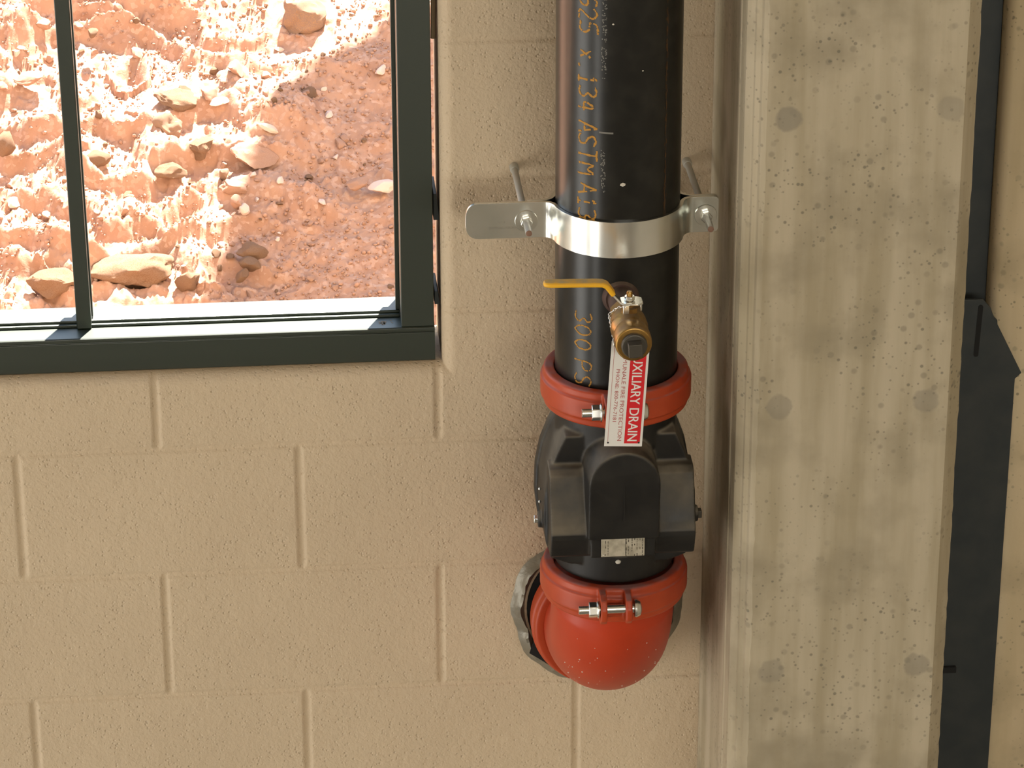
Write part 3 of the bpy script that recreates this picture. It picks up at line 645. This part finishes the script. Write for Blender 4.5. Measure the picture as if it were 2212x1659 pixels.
def add_bolt(t, c, y, z, x0, x1, nutx, headx, d=.0062):
    b = bmesh.new(); n = 60; pr = [(d if i % 2 else d*.93, (x1-x0)*i/n) if i < 26 else (d*1.0, (x1-x0)*i/n) for i in range(n+1)]
    lathe(b, pr, (x0, y, z), (1, 0, 0), 20); bo = bmobj('track_bolt', b, 'zinc', t, smooth=50)
    b = bmesh.new(); lathe(b, [(.006, 0), (.0125, .0012), (.0130, .004), (.0105, .009), (.006, .0112), (.001, .012)], (headx, y, z), (1, 0, 0), 28); bmobj('bolt_head', b, 'zinc', bo)
    b = bmesh.new(); hexa(b, (nutx, y, z), (1, 0, 0), .0195, .0115, 6, .25); lathe(b, [(.0125, .0115), (.0125, .0145)], (nutx, y, z), (1, 0, 0), 28); bmobj('hex_nut', b, 'zinc', bo, bevel=.001)
CU = (PX, PY, .379); t, h = coupling('dusty red grooved coupling just above the black valve, behind the hanging sign', CU, (0, 0, 1), 0, 0, 0)
add_lugs(t, h, CU, (.8215, .8585)); add_bolt(t, CU, PY-.1185, .3880, .786, .872, .7995, .866)
CL = (PX, PY, .080); t, h = coupling('red grooved coupling between the black valve and the red elbow', CL, (0, 0, 1), 0, 0, 0)
add_lugs(t, h, CL, (.8180, .8530)); add_bolt(t, CL, PY-.1200, .0870, .7835, .866, .7975, .860)
EZ = -.080
CB = (PX, -.040, EZ); t, h = coupling('red grooved coupling lying against the wall behind the elbow', CB, (0, 1, 0), 0, 0, 0)
cast(h, .0016, 6)

# ------------------------------------------------------------------ elbow
el = thing('pipe_elbow', 'glossy red elbow turning the riser back into the block wall', 'pipe elbow', (PX, PY, EZ))
bm = bmesh.new(); RE = .0875; pts = [(PX, PY, .094), (PX, PY, .088)]; rads = [PR-.001, PR]
cyc, czc, RR = -.035, .085, .165
for a in np.linspace(0, math.pi/2, 48):
    ez_, ey_ = czc-RR*math.sin(a), cyc-RR*math.cos(a)
    pts.append((PX, ey_, ez_)); rads.append(PR if ez_ > .050 or ey_ > -.068 else RE)
pts += [(PX, -.033, EZ), (PX, -.031, EZ)]; rads += [PR, PR-.001]
tube(bm, pts, rads, 72); bmobj('elbow_body', bm, 'redelbow', el, smooth=60)
bm = bmesh.new()
for k in range(46):      # plaster specks on the belly
    a = random.uniform(-.9, .9); b = random.uniform(.35, 1.25); cd = Vector((math.sin(a), -math.cos(a)*math.cos(b), -math.sin(b)*math.cos(a)))
    cc = Vector((PX, cyc-RR*math.cos(b), czc-RR*math.sin(b))); rad = Vector((0, -math.cos(b), -math.sin(b)))
    p = cc + RE*(math.sin(a)*Vector((1, 0, 0)) + math.cos(a)*rad); s = random.uniform(.0004, .0013); ico(bm, p, s, 1)
bmobj('paint_speck', bm, 'bone', el)
stub = bmesh.new(); tube(stub, [(PX, -.002, EZ), (PX, -.030, EZ)], PR, 64); props(bmobj('pipe_stub', stub, 'pipe', loc=(PX, -.002, EZ)), 'short dark pipe stub leaving the wall behind the red elbow', 'pipe')

# tape collar, and a black ring painting in the dark gap at the wall penetration
bm = bmesh.new(); seg = 96; rr_ = []
for i in range(seg):
    a = 2*math.pi*i/seg; n1 = .004*math.sin(a*5+1)+.003*math.sin(a*11)+.002*random.random(); ring = []
    for rad, yy in ((.128+n1*.6, -.0012), (.1225+n1*.7, -.0045-.003*random.random()), (.1175+n1, -.009-.006*random.random()), (.1135+n1*.8, -.013-.007*random.random()), (.1105, -.006), (.1085, -.0015)):
        ring.append(bm.verts.new((PX-.002+rad*math.sin(a), yy, EZ+rad*math.cos(a))))
    rr_.append(ring)
for i in range(seg):
    p, q_ = rr_[i], rr_[(i+1) % seg]
    for j in range(5): bm.faces.new((p[j], p[j+1], q_[j+1], q_[j]))
props(bmobj('tape_collar', bm, 'foil', loc=(PX, -.001, EZ), smooth=25), 'crumpled silvery tape collar stuck on the wall around the pipe penetration', 'tape')
bm = bmesh.new(); lathe(bm, [(PR+.001, .0012), (.1070, .0012), (.1070, .0035), (PR+.001, .0035)], (PX, 0, EZ), (0, -1, 0), 64, close=False)
props(bmobj('gap_shade_ring', bm, 'black', loc=(PX, -.001, EZ)), 'black ring painted in for the shaded gap between the tape collar and the pipe', 'gap shade')
bm = bmesh.new(); poly = [(.748, -.118), (.785, -.108), (.800, -.170), (.778, -.168), (.757, -.155), (.740, -.143)]
prism(bm, poly, lambda a, b: (a, -.0250, b), lambda a, b: (a, -.0235, b)); props(bmobj('tape_flap', bm, 'black', loc=(.79, -.014, -.165)), 'loose black tape flap at the lower left of the elbow', 'tape')
bm = bmesh.new(); poly = [(.938, -.035), (.951, -.020), (.956, -.060), (.948, -.105), (.935, -.095)]
prism(bm, poly, lambda a, b: (a, -.0160, b), lambda a, b: (a, -.0135, b)); props(bmobj('tape_flap', bm, 'black', loc=(.947, -.014, -.06)), 'dark tape flap peeking out at the right of the elbow', 'tape')

# ------------------------------------------------------------------ check valve
cv = thing('check_valve', 'black cast iron check valve with a front arch and a metal nameplate', 'valve', (PX, PY, .105))
bm = bmesh.new(); c0 = (PX, PY, 0)
lathe(bm, [(PR-.001, .108), (PR, .110), (PR, .150), (.080, .155), (.080, .300), (PR, .312), (PR, .348), (PR-.001, .350)], c0, (0, 0, 1), 72)
def rx(pts): return pts
sh = [(-.078, .330), (-.090, .305), (-.101, .275), (-.1075, .240), (-.109, .200), (-.105, .165), (-.096, .142), (-.070, .132), (.070, .132), (.096, .142), (.105, .165), (.109, .200), (.1075, .240), (.101, .275), (.090, .305), (.078, .330)]
sh = [(a*.975, b) for a, b in sh]
prism(bm, sh, lambda a, b: (PX+a, PY+.050, b), lambda a, b: (PX+a, PY-.068, b))          # shield-shaped chamber
sh2 = [(a*1.035, .215+(b-.215)*1.0) for a, b in sh]
prism(bm, sh2, lambda a, b: (PX+a, PY+.050, b), lambda a, b: (PX+a, PY+.030, b))         # rear flange
hp = [(-.050, .288), (-.080, .2860), (-.089, .279), (-.114, .216), (-.120, .205), (-.120, .196), (-.108, .166), (-.102, .162), (-.050, .162)]
prism(bm, hp, lambda a, b: (PX-.100, PY+a, b), lambda a, b: (PX+.100, PY+a, b))          # wide front housing, sloping top
ar = [(-.049, .200)] + [(-.049*math.cos(t), .285+.049*math.sin(t)) for t in np.linspace(0, math.pi, 21)] + [(.049, .200)]
prism(bm, [(a*1.04, b if b < .21 else .285+(b-.285)*1.04 if b > .285 else b) for a, b in ar], lambda a, b: (PX-.002+a, PY-.070, b), lambda a, b: (PX-.001+a*.96, PY-.140+max(0, .25*(.24-b)), b))
prism(bm, [(-.045, .168), (.045, .168), (.045, .219), (-.045, .219)], lambda a, b: (PX-.001+a, PY-.10, b), lambda a, b: (PX-.001+a, PY-.1225, b))
lathe(bm, [(.012, -.112), (.012, .112)], (PX, PY-.045, .193), (1, 0, 0), 24)
cast(bmobj('valve_body', bm, 'cast', cv), .0016, 9)
bm = bmesh.new(); box(bm, (PX-.0028, PY-.1388, .232), (PX-.0014, PY-.1365, .325)); bmobj('casting_seam', bm, 'cast', cv)
for s_, m_ in ((-1, 'zinc'), (1, 'plug')):
    bm = bmesh.new(); hexa(bm, (PX+s_*.1105, PY-.045, .193), (s_, 0, 0), .011, .007, 4 if s_ > 0 else 6, .5); bmobj('hinge_pin_plug', bm, m_, cv, bevel=.0008)
for zz in (.215, .235):
    bm = bmesh.new(); ico(bm, (PX-.1085, PY-.035, zz), .0022, 2); bmobj('bright_stud', bm, 'zinc', cv)
npt = thing('n', None, None, (0, 0, 0)); bpy.data.objects.remove(npt)
bm = bmesh.new(); NY = PY-.1245; box(bm, (.8135, NY-.001, .1715), (.8735, NY, .2100)); npl = bmobj('nameplate', bm, 'plate', cv, bevel=.0006)
bm = bmesh.new()
def ink(x0, z0, x1, z1): bm.faces.new([bm.verts.new((a, NY-.0013, b)) for a, b in ((x0, z0), (x1, z0), (x1, z1), (x0, z1))])
for i, x in enumerate((.8190, .8225, .8475, .8505, .8555, .8590, .8625, .8665, .8700)):
    z = .2075
    while z > .174:
        L = random.uniform(.0015, .005)
        if random.random() < .72: ink(x, z-L, x+random.uniform(.0006, .0012), z)
        z -= L+.0012
ink(.8468, .173, .8474, .2085); bmobj('engraved_text', bm, 'plateink', npl, smooth=None)
bm = bmesh.new()
for x, z in ((.8165, .1750), (.8700, .2060)): ico(bm, (x, NY-.0012, z), .0013, 2)
bmobj('rivet', bm, 'chain', npl)
bm = bmesh.new(); ico(bm, (.8420, PY-.084, .1415), .0042, 2, (1, .6, .8), .3); bmobj('mortar_crumb', bm, 'bone', cv)

# ------------------------------------------------------------------ ball valve with lever, plug
VX, VZ = .8415, .5400
bv_ = thing('ball_valve', 'small brass drain ball valve on the front of the riser with yellow lever', 'valve', (VX, PY-PR, VZ))
d = (0, -1, 0); o_ = (VX, PY-PR+.006, VZ)
bm = bmesh.new(); lathe(bm, [(.026, -.004), (.0245, .006), (.021, .010)], o_, d, 40); bmobj('weld_outlet', bm, 'nipple', bv_)
bm = bmesh.new(); lathe(bm, [(.0185, .008), (.0185, .060)], o_, d, 40); bmobj('nipple', bm, 'nipple', bv_)
bm = bmesh.new(); hexa(bm, Vector(o_)+Vector((0, -.055, 0)), d, .040, .020, 8, .5)
lathe(bm, [(.019, .071), (.0215, .077), (.0240, .088), (.0250, .103), (.0240, .117), (.0215, .125), (.0215, .131)], o_, d, 48)
lathe(bm, [(.0215, .123), (.0238, .131), (.0244, .140), (.0244, .153), (.0238, .158), (.0225, .1595), (.0175, .1600)], o_, d, 48)
vb = bmobj('valve_body', bm, 'brass', bv_, bevel=.0008)
SY = PY-PR+.006-.104
bm = bmesh.new(); lathe(bm, [(.011, .020), (.011, .030), (.0075, .031), (.0075, .036)], (VX, SY, VZ), (0, 0, 1), 28); bmobj('stem_gland', bm, 'brass', bv_)
bm = bmesh.new(); lathe(bm, [(.004, .03), (.004, .050), (.003, .052)], (VX, SY, VZ), (0, 0, 1), 16); bmobj('stem', bm, 'brass', bv_)
bm = bmesh.new(); hexa(bm, (VX, SY, VZ+.0395), (0, 0, 1), .0125, .006, 6, .3); bmobj('stem_nut', bm, 'zinc', bv_, bevel=.0008)
# lever: zinc plate with stop tabs, then the yellow grip
lv = thing('tmp', None, None, (0, 0, 0)); bpy.data.objects.remove(lv)
def bar(name, pts, wid, th, m, parent, bev=.0012):
    bm = bmesh.new(); rows = []
    for i, (x, z) in enumerate(pts):
        p0 = pts[max(i-1, 0)]; p1 = pts[min(i+1, len(pts)-1)]; tx, tz = p1[0]-p0[0], p1[1]-p0[1]; L = math.hypot(tx, tz); nx_, nz_ = -tz/L, tx/L
        w = wid[i] if isinstance(wid, (list, tuple)) else wid
        rows.append([bm.verts.new((x+nx_*s*th/2, SY+yy*w/2, z+nz_*s*th/2)) for s, yy in ((-1, -1), (1, -1), (1, 1), (-1, 1))])
    for p, q_ in zip(rows, rows[1:]):
        for j in range(4): bm.faces.new((p[j], p[(j+1) % 4], q_[(j+1) % 4], q_[j]))
    bm.faces.new(rows[0][::-1]); bm.faces.new(rows[-1]); return bmobj(name, bm, m, parent, bevel=bev)
hz = VZ+.0375
lev = bar('lever', [(VX+.017, hz), (VX+.010, hz), (VX-.006, hz), (VX-.012, hz+.001), (VX-.020, hz+.009), (VX-.028, hz+.018)], [.018, .028, .026, .020, .014, .014], .0026, 'zinc', bv_, .0006)
bm = bmesh.new(); box(bm, (VX-.010, SY-.0150, hz-.012), (VX-.002, SY-.0125, hz)); box(bm, (VX+.013, SY-.010, hz-.010), (VX+.0155, SY-.002, hz)); bmobj('stop_tab', bm, 'zinc', lev, bevel=.0005)
gp = [(VX-.021, hz+.0105), (VX-.027, hz+.0195), (VX-.031, hz+.0245), (VX-.036, hz+.0270), (VX-.043, hz+.0275), (VX-.080, hz+.0285), (VX-.104, hz+.0290), (VX-.110, hz+.0290), (VX-.1135, hz+.0290)]
bar('yellow_grip', gp, [.015, .017, .018, .018, .018, .018, .018, .014, .007], .0068, 'yellow', lev, .0022)
bm = bmesh.new(); PYY = Vector(o_)+Vector((0, -.1595, 0)); lathe(bm, [(.0172, -.001), (.0172, .006), (.0160, .0075)], PYY, d, 36); hexa(bm, PYY+Vector((0, -.0073, 0)), d, .0185, .015, 4, .5+.04); bmobj('square_plug', bm, 'plug', bv_, bevel=.0014)

# ------------------------------------------------------------------ sign on a chain
sg = thing('hanging_sign', 'white and red AUXILIARY DRAIN sign hanging under the brass valve', 'sign', (.8405, -.385, .521))
TL = Vector((.8185, -.385, .5225)); ang = math.radians(2.6)
EX = Vector((math.cos(ang), -.05, math.sin(ang)*-.5)).normalized(); EY = Vector((-math.sin(ang)*1.35, -.02, -math.cos(ang))).normalized()
NN = EY.cross(EX); NN = NN if NN.y < 0 else -NN
def tg(u_, v_, o=0): return TL + EX*u_ + EY*v_ + NN*o
TW, TH = .0505, .1520
bm = bmesh.new(); prism(bm, [(0, 0), (TW, 0), (TW, TH), (0, TH)], lambda a, b: tg(a, b, -.001), lambda a, b: tg(a, b, 0)); bmobj('sign_plate', bm, 'tag', sg, bevel=.0003)
def flat(name, polys, m, o):
    bm = bmesh.new()
    for pl in polys: bm.faces.new([bm.verts.new(tg(a, b, o)) for a, b in pl])
    return bmobj(name, bm, m, sg, smooth=None)
def rect(a0, b0, a1, b1): return [(a0, b0), (a1, b0), (a1, b1), (a0, b1)]
flat('red_band', [rect(.0262, .005, .0472, .1475)], 'tagred', .0002)
flat('border_line', [rect(.0040, .005, .0045, .1475)], 'redtext', .0002)
cir = lambda cx, cy, r_: [(cx+r_*math.cos(2*math.pi*i/14), cy+r_*math.sin(2*math.pi*i/14)) for i in range(14)]
flat('screw_hole', [cir(.0045, .0065, .0015), cir(.0048, .1465, .0013), cir(.0458, .1463, .0013), cir(.0458, .0065, .0013)], 'tagdark', .0005)
text_obj('sign_lettering', 'AUXILIARY DRAIN', lambda a, b: tg(.0300+.0130*b, .0098+.1340*a, .0004), 'tag', sg)
v_, _f = text2d('AUXILIARY DRAIN')
for dx_ in (-.00022, .00022): text_obj('sign_lettering', 'AUXILIARY DRAIN', lambda a, b: tg(.0300+.0130*b, .0098+.1340*a+dx_, .0004+abs(dx_)*.1+dx_*.05), 'tag', sg)
text_obj('sign_lettering', 'COMUNALE FIRE PROTECTION', lambda a, b: tg(.0168+.0054*b, .0098+.1340*a, .0003), 'redtext', sg)
text_obj('sign_lettering', 'PHONE: 800-776-7181', lambda a, b: tg(.0088+.0048*b, .0400+.0760*a, .0003), 'redtext', sg)
# chain links from the lever bolt down to the corner hole
A = Vector((VX-.008, SY-.016, hz-.001)); Bp = Vector((VX-.0265, SY+.004, hz-.020)); Cc = tg(.0045, .0060, .001)
path = [A.lerp(Bp, t_) + Vector((0, 0, .0035*math.sin(math.pi*t_))) for t_ in np.linspace(0, 1, 8)][:-1] + [Bp.lerp(Cc, t_) for t_ in np.linspace(0, 1, 15)]
for i, (p, q_) in enumerate(zip(path, path[1:])):
    m_ = (p+q_)/2; dd_ = (q_-p); L = dd_.length*.5+.0012; a_, b_, d_ = frameof(dd_); w_ = (a_ if i % 2 else b_)*.0014
    lp = [m_ + d_*L*math.cos(t_) + w_*math.sin(t_) for t_ in np.linspace(0, 2*math.pi, 13)]
    bm = bmesh.new(); tube(bm, lp, .00045, 6, False); bmobj('chain_link', bm, 'chain', sg, smooth=60)
